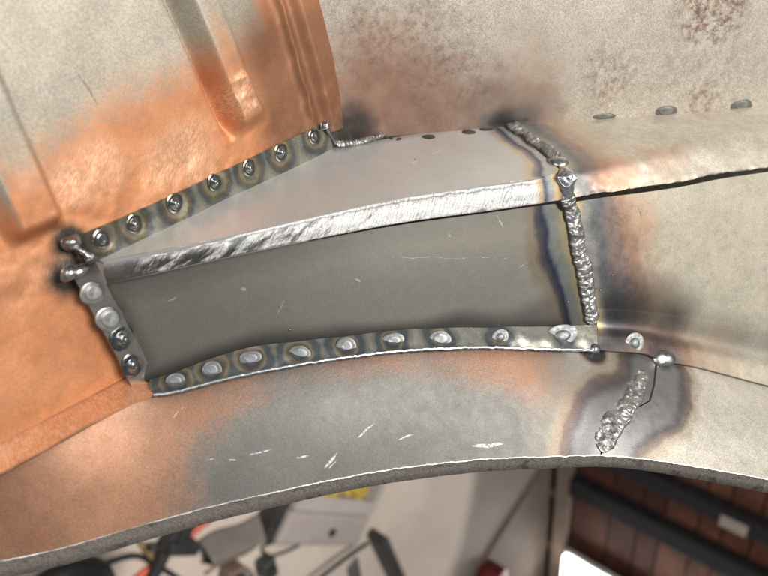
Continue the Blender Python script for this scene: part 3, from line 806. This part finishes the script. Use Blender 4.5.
KN = {k: [nugget(k, 10 * i + j, .26 if k == 'ball' else .13, crater=(j % 2 == 0 and k == 'dome')) for j in range(3)] for i, k in enumerate(PROF)}
ax = eu
nrmS = nS
for k, p in enumerate(nA):
    kind = 'ring' if k in (0, 6) else 'dome'
    place_weld('spot_weld', KN[kind][k % 3], M_nugw, p, nrmS, ax, sf, tuple(v * (.9 + .22 * ((k * 37) % 11) / 11) for v in ((.68, .68, .85) if kind == 'dome' else (.75, .75, .8))))
for k, p in enumerate(nT):
    kind = ('flat', 'flat', 'dome', 'dome')[k]
    place_weld('spot_weld', KN[kind][k % 3], M_flat if kind == 'flat' else M_nug, p, nrmS, ax, tb, [(.9, .9, 1), (1.05, 1.05, 1), (.9, .9, .9), (.85, .85, .9)][k])
nFl = (FRONT.toward() * .8 + np.array([0, -.25, .5])); alF = c5_3[-1] - c5_3[0]
for k, p in enumerate(nF):
    kind = ('ring', 'ring', 'ring', 'flat', 'ring', 'ring', 'flat', 'dome', 'dome')[k]
    place_weld('spot_weld', KN[kind][k % 3], M_nugf, p, nFl, alF, lf, (1.45, .95, .45) if k == 8 else tuple(v * (.88 + .24 * ((k * 29) % 7) / 7) for v in (.88, .66, .3)))
p = FRONT.shift(.004).at(632, 344); p = RFP[np.linalg.norm(RFP - p, axis=1).argmin()] + nFl * .0004; place_weld('spot_weld', KN['dome'][1], M_nugf, p, nFl, alF, rf, (1.0, .85, .4))
for k, p in enumerate(ovals):
    place_weld('spot_weld', KN['flat'][k % 3], M_dark, p, (0, 0, 1), c1b - c1a + np.array([0, .05, 0]), ptop, (1.15, .95, .3) if k < 3 else (1.1, .8, .3))
for k, p in enumerate(REAR_SPOTS):
    place_weld('spot_weld', KN['flat'][k % 3], M_stud, p, REAR.toward(), c1b - c1a, rear, (1.4, .7, .6) if k else (1.3, .35, .4))

def bead(name, pts, nrm, width, height, mat, parent, pitch=.0032, rough=.25, seed=0, wander=.0, nsc=300):
    """weld bead: overlapping crescent ripples, uneven width"""
    C = resample(pts, 360); n = len(C); S = np.r_[0, np.cumsum(np.linalg.norm(np.diff(C, axis=0), axis=1))]
    T = np.gradient(C, axis=0); T /= np.linalg.norm(T, axis=1)[:, None]
    N = np.array([nrm(k / (n - 1)) for k in range(n)]); N /= np.linalg.norm(N, axis=1)[:, None]
    Bv = np.cross(N, T)
    C = C + Bv * (wander * vnoise(np.stack([S, S * 0, S * 0], 1), 130, seed + 3))[:, None]
    m_ = 26; V = np.empty((n, m_ + 1, 3)); A = np.empty((n, m_ + 1))
    wv = width * (1 + .28 * vnoise(np.stack([S, S * 0, S * 0], 1), 160, seed) + .12 * vnoise(np.stack([S, S * 0, S * 0], 1), 480, seed + 1))
    endt = np.minimum(1, np.minimum(S, S[-1] - S) / (width * .9)); wv = wv * np.sqrt(np.clip(endt, .02, 1))
    for j in range(m_ + 1):
        x = -1 + 2 * j / m_
        prof = math.sqrt(max(0, 1 - abs(x) ** 2.4))
        sh = S + .45 * width * x * x                           # crescent
        ph = (sh / pitch + 1.3 * vnoise(np.stack([S, S * 0, S * 0], 1), 110, seed + 5) + .35 * x * vnoise(np.stack([S, S * 0, S * 0], 1), 200, seed + 6)) % 1.0
        rip = (1 - ph) ** .7
        hgt = height * prof * (.70 + rough * 1.0 * rip) * np.sqrt(np.clip(endt, .0, 1))
        base = C + Bv * (x * wv)[:, None]
        hgt = hgt + prof * height * rough * .7 * 1.4 * fbm(base, nsc, seed + 7, 3)
        V[:, j] = base + N * (hgt - (.0022 if j in (0, m_) else 0))[:, None]
        A[:, j] = abs(x) ** 2 * .85 + .25 * (ph > .8)
    idx = np.arange(n * (m_ + 1)).reshape(n, m_ + 1)
    q = np.stack([idx[:-1, :-1], idx[1:, :-1], idx[1:, 1:], idx[:-1, 1:]], -1).reshape(-1, 4)
    W = f2w(V.reshape(-1, 3)) - ORG
    a, b_, c_ = V.reshape(-1, 3)[q[4000]][:3]
    if np.cross(b_ - a, c_ - a).dot(N[len(N) // 2]) < 0: q = q[:, ::-1]
    me = raw_mesh(name, W, q)
    at = me.attributes.new('oxide', 'FLOAT', 'POINT'); at.data.foreach_set('value', A.ravel().astype(np.float32))
    return link(name, me, mat, parent)
nT_ = np.array([0, 0, 1.]); nFv = FRONT.toward()
ws = bead('weld_seam', line(S1, SEAM_TOP[:-1] + [(556, 159)]), lambda t: nT_, .0033, .0018, M_bead, car, .0032, .5, 3, .0005)
ws['label'] = 'weld bead across the top of the rail'
wf = bead('weld_seam', np.vstack([line(LIPP, [(567, 190)]), line(FRONT.shift(.0015), [(569, 201)]), line(FRONT, [(571, 213), (574, 232), (579, 255), (585, 280), (589, 305), (592, 326)])]) + nFv * .0003, lambda t: nFv, .0040, .0015, M_bead, car, .0044, .40, 8, .0010, 420)
wf['label'] = 'rippled weld bead down the front of the rail'
M_torn = weld_mat('torn_weld_steel', (.38, .365, .355), (.24, .215, .20), .38, metal=.75)
wl = bead('weld_seam', np.array([low_pt(*p) for p in [(645, 371), (637, 385), (627, 401), (618, 415), (609, 429), (603, 441), (601, 453)]]) + [0, 0, .0003], lambda t: np.array([0, -.3, 1]),   .0050, .0010, M_torn, car, .010, .65, 14, .0022, 420)
wl['label'] = 'lumpy torn weld on the lower panel'
wc = bead('weld_seam', np.vstack([line(SIDE.shift(.002), [(325, 124), (330, 135)]), line(S1, [(338, 146), (352, 145), (368, 142), (385, 135)])]) + [0, -.0005, .001], lambda t: np.array([0, -.5, .8]), .0019, .0016, M_bead, car, .003, .5, 23, .0006)
wc['label'] = 'short weld run in the upper corner'
wk = bead('weld_seam', np.vstack([SIDE.shift(.004).at(72, 244), SIDE.shift(.006).at(80, 251), SIDE.shift(.008).at(90, 258), SIDE.shift(.008).at(96, 263)]), lambda t: nS, .0018, .0012, M_nugw, car, .003, .5, 31, .0006)

def tack(p, n, along, sc, seed=0, mat=None):
    return place_weld('tack_weld', KN['ball'][seed % 3], mat or M_tack, p, n, along, car, sc)
tack(SIDE.shift(.003).at(72, 242), nS, eu, (1.05, 1.0, 1.0), 0)
t_ = tack(SIDE.shift(.006).at(70, 274), nS, eu, (1.05, .85, .9), 1)
tack(SIDE.shift(.007).at(79, 272), nS, eu, (1.1, .75, .8), 2)
tack(S1.at(558, 162), (0, -.3, 1), (1, 0, 0), (1.6, 1.4, .75), 0)
wr = bead('weld_seam', np.vstack([S1.at(564, 167), line(LIPP, [(566, 176), (566, 186), (568, 198)])]) + np.array([0, -.0004, .0002]), lambda t: np.array([0, -.45 - .5 * t, .8 - .6 * t]), .0044, .0019, M_tack, car, .0055, .55, 41, .0006, 200)
wr['label'] = 'shiny rippled weld over the edge of the rail'
tack(tack_low[0], nFl, alF, (1.1, 1.05, 1.2), 1)
tack(tack_low[1] + [0, 0, .0004], nFl, alF, (2.2, 1.8, 1.2), 2)
tack(SIDE.shift(.003).at(325, 126), nS, eu, (.8, .7, .9), 1)
tack(S1.at(386, 133) + [0, 0, .001], nS, eu, (.7, .6, .8), 0)
# spatter beads
rng = random.Random(5)
for a_, pl in (((290, 345), FRONT), ((612, 275), FRONT), ((568, 302), FRONT), ((290, 330), FRONT), ((600, 316), FRONT), ((415, 160), S1), ((600, 290), FRONT)):
    place_weld('weld_spatter', KN['ball'][rng.randrange(3)], M_nug, pl.at(*a_), pl.toward() if pl is FRONT else (0, 0, 1), eu, car, (.16, .16, .16))

#== PART 4: workshop behind
def floor_at(px, py, z=0.):
    d = F2W @ ray(px, py); t = (z - H) / d[2]; return CAM + d * t
floor_me = raw_mesh('floor', [(-6, -4, 0), (8, -4, 0), (8, 10, 0), (-6, 10, 0)], [(0, 1, 2, 3)], False)
s = NT('concrete_floor')
n = s.noise(3, 8, .65); n2 = s.noise(40, 5, .6, w=3)
c = s.mix(s.ss(n, .3, .7), (.36, .30, .26), (.44, .38, .33)); c = s.mix(s.ss(n2, .45, .7, 0., .25), c, (.40, .33, .28))
s.l.new(c, s.p.inputs['Base Color']); s.p.inputs['Roughness'].default_value = .7
fl = link('floor', floor_me, s.m); fl['kind'] = 'structure'
fl['label'] = 'pale concrete workshop floor'

def box(V, F, o, ax_, ay, az):
    k = len(V); o = np.asarray(o, float)
    for dz in (0, 1):
        for dx, dy in ((0, 0), (1, 0), (1, 1), (0, 1)): V.append(o + dx * ax_ + dy * ay + dz * az)
    F += [(k, k + 3, k + 2, k + 1), (k + 4, k + 5, k + 6, k + 7), (k, k + 1, k + 5, k + 4), (k + 1, k + 2, k + 6, k + 5), (k + 2, k + 3, k + 7, k + 6), (k + 3, k, k + 4, k + 7)]
def part(name, boxes, mat, parent, org, bev=.004):
    V, F = [], []
    for b_ in boxes: box(V, F, *[np.asarray(q, float) for q in b_])
    me = raw_mesh(name, np.array(V) - org, F, False)
    o = link(name, me, mat, parent)
    if bev:
        bm = o.modifiers.new('bevel', 'BEVEL'); bm.width = bev; bm.segments = 2; bm.limit_method = 'ANGLE'
    return o
def tube(name, pts, r, mat, parent=None, org=np.zeros(3), seg=12):
    C = resample(np.asarray(pts, float), max(12, 8 * len(pts))); n = len(C); T = np.gradient(C, axis=0); T /= np.linalg.norm(T, axis=1)[:, None]
    ref = np.array([.13, .21, .97]); V = []; F = []
    for k in range(n):
        a = np.cross(T[k], ref); a /= np.linalg.norm(a); b_ = np.cross(T[k], a)
        for j in range(seg):
            th = 2 * math.pi * j / seg; V.append(C[k] + r * (a * math.cos(th) + b_ * math.sin(th)) - org)
    for k in range(n - 1):
        for j in range(seg): F.append((k * seg + j, k * seg + (j + 1) % seg, (k + 1) * seg + (j + 1) % seg, (k + 1) * seg + j))
    F.append(tuple(range(seg))[::-1]); F.append(tuple((n - 1) * seg + j for j in range(seg)))
    return link(name, raw_mesh(name, V, F), mat, parent)
Z = np.array([0, 0, 1.])

# timber wall with its base on the line px (552,465)-(543,576)
w0, w1 = floor_at(551, 465), floor_at(543, 576)
wu = (w1 - w0) / np.linalg.norm(w1 - w0); wn = np.cross(wu, Z)
if wn.dot(CAM - w0) < 0: wn = -wn
def wall_at(px, py):
    d = F2W @ ray(px, py); t = wn.dot(w0 - CAM) / wn.dot(d); q = CAM + d * t - w0
    return q.dot(wu), q[2]
def wp(a, h, out=0.): return w0 + wu * a + Z * h + wn * out
wall = empty('timber_wall', w0 + wu * .4)
tag(wall, 'brown timber board wall with dark posts behind the workshop floor', 'wall')
M_brown = [plain('brown_board_%d' % k, c_, .65, 0, .35, 9) for k, c_ in enumerate([(.15, .055, .035), (.20, .075, .045), (.24, .10, .06), (.13, .05, .036)])]
M_post = plain('dark_post', (.018, .017, .02), .5, 0, .4, 20)
M_beige = plain('beige_beam', (.36, .27, .21), .6, 0, .2, 10)
worg = np.array(wall.location)
h_beam0 = wall_at(557, 520)[1]; h_beam1 = wall_at(571, 520)[1]
hh = [h_beam1 + .006]; 
for px in (610, 640, 664, 700, 726, 760, 800, 840, 900): hh.append(wall_at(px, 520)[1])
hh.append(hh[-1] + .3)
for k in range(len(hh) - 1):
    part('board', [(wp(-3, hh[k], -.02), wu * 6, Z * (hh[k + 1] - hh[k] - .006), wn * .02)], M_brown[(k * 3 + k // 2) % 4], wall, worg, .003)
part('beam', [(wp(-3, h_beam0, 0), wu * 6, Z * (h_beam1 - h_beam0), wn * .05)], M_beige, wall, worg)
part('skirting', [(wp(-3, 0, -.03), wu * 6, Z * h_beam0, wn * .02)], M_post, wall, worg, 0)
part('backing', [(wp(-3.2, 0, -.08), wu * 6.4, Z * (hh[-1] + .1), wn * .04)], M_post, wall, worg, 0)
def post(pxa, wpx):
    a0 = wall_at(*pxa)[0]
    part('post', [(wp(a0 - wpx / 2, h_beam1 + .001, .001), wu * wpx, Z * (hh[-1] - h_beam1), wn * .06)], M_post, wall, worg)
post((660, 522), .11); post((700, 494), .085); post((600, 640), .11); post((740, 440), .1)
for yy in (487, 540):
    a0 = wall_at(552, yy)[0]
    part('bracket', [(wp(a0, .01, -.008), wu * .03, Z * (h_beam0 - .012), wn * .04)], M_beige, wall, worg)
a0, h0 = wall_at(725, 509)
part('tag', [(wp(a0 - .03, h0, .062), wu * .06, Z * .1, wn * .004)], plain('pale_tag', (.6, .5, .42), .6), wall, worg, 0)

# strip light on the beam
a0, h0 = wall_at(572, 546); a1, h1 = wall_at(640, 588)
lamp = empty('strip_light', wp(a0, h0, .06)); tag(lamp, 'glowing white strip light standing against the brown timber wall', 'lamp')
lo = np.array(lamp.location)
part('housing', [(wp(a0 - .06, h0 - .0, .061), wu * .21, Z * 1.0, wn * .03)], plain('lamp_housing', (.7, .7, .68), .4), lamp, lo)
part('diffuser', [(wp(a0 - .05, h0 + .005, .092), wu * .19, Z * .99, wn * .03)], plain('lamp_diffuser', (.9, .9, .88), .4, emit=9), lamp, lo, .01)

# plywood sheet lying on the floor against the wall
p0, p1 = floor_at(545, 458), floor_at(468, 580); p2 = floor_at(541, 600); p3 = floor_at(552, 455)
V = []; F = []
for z_ in (.0, .02):
    for q in (p0, p1, p2, p3): V.append(q + Z * z_ - p1)
F = [(0, 3, 2, 1), (4, 5, 6, 7), (0, 1, 5, 4), (1, 2, 6, 5), (2, 3, 7, 6), (3, 0, 4, 7)]
o = link('plywood_sheet', raw_mesh('plywood_sheet', V, F, False), plain('plywood', (.22, .165, .13), .7, 0, .15, 6)); o.location = p1
tag(o, 'beige plywood sheet lying on the floor beside the timber wall', 'board')

# grey tool case with a clear-topped tray
q0, q1, q2, q3 = floor_at(258, 532), floor_at(346, 534), floor_at(366, 458), floor_at(289, 450)
cx_ = (q1 - q0) / np.linalg.norm(q1 - q0); cy_ = np.cross(Z, cx_); 
if cy_.dot(q3 - q0) < 0: cy_ = -cy_
wC = np.linalg.norm(q1 - q0) * .93; dC = (q3 - q0).dot(cy_); hC = .07
case = empty('tool_case', q0); tag(case, 'grey plastic case with an open tray of yellow rags on the floor', 'tool case')
M_case = plain('grey_plastic', (.24, .21, .195), .5, 0, .12, 8); M_case2 = plain('grey_plastic_lid', (.27, .24, .225), .5, 0, .1, 8)
M_blk = plain('black_rubber', (.015, .015, .016), .5, 0, .4, 20)
d1 = dC * .42
part('front_lid', [(q0 + Z * 0, cx_ * wC, cy_ * d1, Z * hC)], M_case, case, q0, .01)
fr = .025
part('tray_frame', [(q0 + cy_ * (d1 + .004), cx_ * wC, cy_ * fr * 1.6, Z * hC), (q0 + cy_ * (dC - fr), cx_ * wC, cy_ * fr, Z * hC),
                    (q0 + cy_ * (d1 + .004 + fr * 1.6), cx_ * fr * 1.6, cy_ * (dC - d1 - fr * 2.6 - .004), Z * hC), (q0 + cx_ * (wC - fr) + cy_ * (d1 + .004 + fr * 1.6), cx_ * fr, cy_ * (dC - d1 - fr * 2.6 - .004), Z * hC)], M_case2, case, q0, 0)
part('tray_floor', [(q0 + cx_ * fr * 1.6 + cy_ * (d1 + fr * 1.6 + .006), cx_ * (wC - fr * 2.7), cy_ * (dC - d1 - fr * 2.8), Z * hC * .4)], plain('tray_white', (.6, .55, .48), .5), case, q0, 0)
part('shaded_side', [(q0 - cx_ * .035, cx_ * .034, cy_ * dC, Z * (hC * .8))], M_blk, case, q0, .006)  # black slab paints the case's shadow side
me_k = raw_mesh('catch', [(.012 * math.cos(a) , .012 * math.sin(a), z_) for z_ in (0, .006) for a in np.linspace(0, 6.283, 13)[:-1]], [tuple(range(12, 24))] + [(j, (j + 1) % 12, 12 + (j + 1) % 12, 12 + j) for j in range(12)], False)
o = link('catch', me_k, M_blk, case); o.location = cx_ * wC * .55 + cy_ * .04 + Z * (hC + .0)
# yellow rag
rng = np.random.RandomState(4); n = 40
gx, gy = np.meshgrid(np.linspace(0, 1, n), np.linspace(0, 1, n), indexing='ij')
PP = np.stack([gx.ravel(), gy.ravel(), 0 * gx.ravel()], 1)
zz = .018 + .018 * fbm(PP, 5, 3, 3)
ro = q0 + cx_ * fr * 1.7 + cy_ * (d1 + fr * 1.8) + Z * hC * .42
Vr = cx_ * (gx.ravel() * (wC - fr * 3.6))[:, None] + cy_ * (gy.ravel() * (dC - d1 - fr * 3.4))[:, None] + Z * zz[:, None]
idx = np.arange(n * n).reshape(n, n); q = np.stack([idx[:-1, :-1], idx[1:, :-1], idx[1:, 1:], idx[:-1, 1:]], -1).reshape(-1, 4)
o = link('rag', raw_mesh('rag', Vr, q), plain('yellow_cloth', (.42, .30, .05), .8, 0, .6, 60)); o.location = ro
sm_ = o.modifiers.new('thickness', 'SOLIDIFY'); sm_.thickness = .003
tag(o, 'crumpled yellow rag in the tray of the grey case', 'rag')

# grey curved trim panel left of the case
ta = [floor_at(*p) for p in [(198, 540), (215, 530), (240, 523), (262, 510), (284, 492)]]
tb_ = [floor_at(*p) for p in [(200, 562), (222, 556), (240, 545), (262, 535), (282, 522)]]
Gt = loft([np.array(ta), np.array(ta) * .5 + np.array(tb_) * .5 + Z * .05, np.array(tb_)], 40, [8, 8], smooth=True)
to = np.array(ta).mean(0); V = np.vstack([Gt.reshape(-1, 3), Gt.reshape(-1, 3) + Z * .006]) - to
nu, nv = Gt.shape[:2]; idx = np.arange(nu * nv).reshape(nu, nv); q = np.stack([idx[:-1, :-1], idx[1:, :-1], idx[1:, 1:], idx[:-1, 1:]], -1).reshape(-1, 4)
ring = np.r_[idx[:, 0], idx[-1, 1:], idx[-2::-1, -1], idx[0, -2:0:-1]]
Fm = [tuple(f) for f in q[:, ::-1]] + [tuple(f + nu * nv) for f in q] + [(ring[k], ring[(k + 1) % len(ring)], ring[(k + 1) % len(ring)] + nu * nv, ring[k] + nu * nv) for k in range(len(ring))]
o = link('trim_panel', raw_mesh('trim_panel', V, Fm), plain('grey_trim', (.10, .088, .08), .55, 0, .2, 10)); o.location = to
tag(o, 'curved dark grey trim panel lying on the floor', 'trim panel')

def ftube(name, pix, r, mat, label, cat, z=None):
    pts = [floor_at(x, y, r if z is None else z) for x, y in pix]; o_ = pts[0]
    o = tube(name, pts, r, mat, None, o_); o.location = o_; tag(o, label, cat); return o
M_red = plain('red_rubber', (.42, .05, .025), .5, 0, .3, 20)
ftube('hose', [(232, 500), (205, 522), (180, 545), (150, 568), (120, 592)], .008, M_red, 'red rubber hose snaking over the pale floor', 'hose')
ftube('rod', [(136, 536), (145, 549), (156, 564)], .006, plain('brass', (.40, .27, .12), .4, .6, .2, 20), 'short brass coloured rod on the floor beside the hose', 'rod')
std = empty('clamp_stand', floor_at(150, 580)); tag(std, 'black steel clamp bar with a jaw lying across the red hose', 'clamp')
so_ = np.array(std.location)
tube('bar', [floor_at(178, 525, .024), floor_at(165, 552, .024), floor_at(145, 592, .024)], .014, M_blk, std, so_)
b0 = floor_at(172, 545, .0)
part('jaw', [(b0 - cx_ * .05, cx_ * .085, cy_ * .028, Z * .05), (b0 - cx_ * .035 + cy_ * .022, cx_ * .03, cy_ * .05, Z * .045)], M_blk, std, so_, .006)
tube('screw', [floor_at(150, 548, .03), floor_at(186, 545, .03)], .008, M_blk, std, so_)

tyre_c = floor_at(58, 600)
V = []; F = []
for i in range(40):
    for j in range(14):
        a = 2 * math.pi * i / 40; b_ = 2 * math.pi * j / 14; R_, r_ = .075, .024
        V.append(((R_ + r_ * math.cos(b_)) * math.cos(a), (R_ + r_ * math.cos(b_)) * math.sin(a), r_ + r_ * math.sin(b_)))
for i in range(40):
    for j in range(14): F.append((i * 14 + j, ((i + 1) % 40) * 14 + j, ((i + 1) % 40) * 14 + (j + 1) % 14, i * 14 + (j + 1) % 14))
o = link('rubber_ring', raw_mesh('rubber_ring', V, F), M_blk); o.location = tyre_c
tag(o, 'black rubber ring on the floor under the panel edge', 'rubber ring')

ftube('hose', [(60, 585), (100, 566), (135, 556), (158, 566), (180, 580)], .006, M_blk, 'thin black hose curving under the red hose', 'hose')
ftube('cable', [(196, 500), (212, 512), (206, 524), (188, 528), (176, 518), (184, 506)], .005, M_blk, 'black cable looped on the floor beside the trim panel', 'cable')
ftube('rod', [(205, 574), (222, 563), (246, 553), (262, 541)], .004, plain('rusty_rod_steel', (.16, .11, .08), .6, .5, .3, 20), 'thin rusty rod on the floor below the trim panel', 'rod')
# small blocks
def block(name, px, size, mat, label, cat, rot=0.4):
    c0 = floor_at(*px); a = cx_ * math.cos(rot) + cy_ * math.sin(rot); b_ = np.cross(Z, a)
    r_ = empty(name, c0); tag(r_, label, cat)
    part('body', [(c0 - a * size[0] / 2 - b_ * size[1] / 2, a * size[0], b_ * size[1], Z * size[2])], mat, r_, c0, .006)
    part('cap', [(c0 - a * size[0] * .3 - b_ * size[1] * .3 + Z * (size[2] + .001), a * size[0] * .6, b_ * size[1] * .6, Z * .012)], M_blk, r_, c0, .003)
block('wooden_block', (226, 572), (.05, .06, .04), plain('brown_wood', (.12, .08, .06), .6), 'small brown block on the floor between hose and case', 'block')
block('socket_box', (261, 562), (.04, .05, .04), plain('dark_green', (.03, .035, .03), .5), 'small dark box on the floor by the case', 'box', .7)
block('steel_weight', (243, 574), (.03, .05, .03), plain('grey_steel', (.35, .34, .33), .35, .8), 'small grey steel block beside the dark box', 'block', .9)
o = ftube('cable', [(300, 545), (285, 552), (270, 556), (262, 548), (275, 540), (262, 530)], .004, M_blk, 'thin black cable coiled at the corner of the case', 'cable')

# folding stand in front of the case
st_ = empty('folding_stand', floor_at(385, 590)); tag(st_, 'black steel folding stand leg with a thin brace on the floor', 'stand'); sto = np.array(st_.location)
k0, k1, k2 = floor_at(366, 534, .0), floor_at(372, 545, .0), floor_at(396, 596, .0)
pw = np.cross(Z, (k2 - k1) / np.linalg.norm(k2 - k1))
part('leg', [(k0, (k2 - k0), pw * .03, Z * .07)], M_blk, st_, sto, .006)
tube('brace', [floor_at(368, 543, .05), floor_at(345, 559, .05), floor_at(310, 586, .05)], .006, M_blk, st_, sto)
k3, k4 = floor_at(356, 556), floor_at(364, 600)
part('foot_plate', [(k3, k4 - k3, pw * -.045, Z * .012)], plain('grey_plate', (.12, .11, .11), .4, .5), st_, sto, .004)

# red container peeping in by the plywood
c0 = floor_at(478, 572)
can = empty('fuel_can', c0); tag(can, 'dark red metal can standing on the plywood sheet', 'can')
def lathe(name, prof, mat, parent, seg=28):
    V = []; F = []
    for r_, z_ in prof:
        for j in range(seg): V.append((r_ * math.cos(2 * math.pi * j / seg), r_ * math.sin(2 * math.pi * j / seg), z_))
    for k in range(len(prof) - 1):
        for j in range(seg): F.append((k * seg + j, k * seg + (j + 1) % seg, (k + 1) * seg + (j + 1) % seg, (k + 1) * seg + j))
    F.append(tuple((len(prof) - 1) * seg + j for j in range(seg))); F.append(tuple(range(seg))[::-1])
    return link(name, raw_mesh(name, V, F), mat, parent)
lathe('body', [(.07, .021), (.075, .025), (.075, .10), (.072, .104), (.05, .115)], plain('dark_red_paint', (.14, .015, .015), .35, 0, .3, 8), can)
lathe('cap', [(.022, .115), (.022, .135), (.019, .138)], M_blk, can)

# added spot stands in for sunlight on the floor; cone edge draws the shade
tgt = floor_at(330, 545)
spot('floor_sun_spot', (tgt[0] - 1.3, tgt[1] - 1.5, 2.6), tuple(tgt), 430, 25, .10, .04, (1, .95, .88))
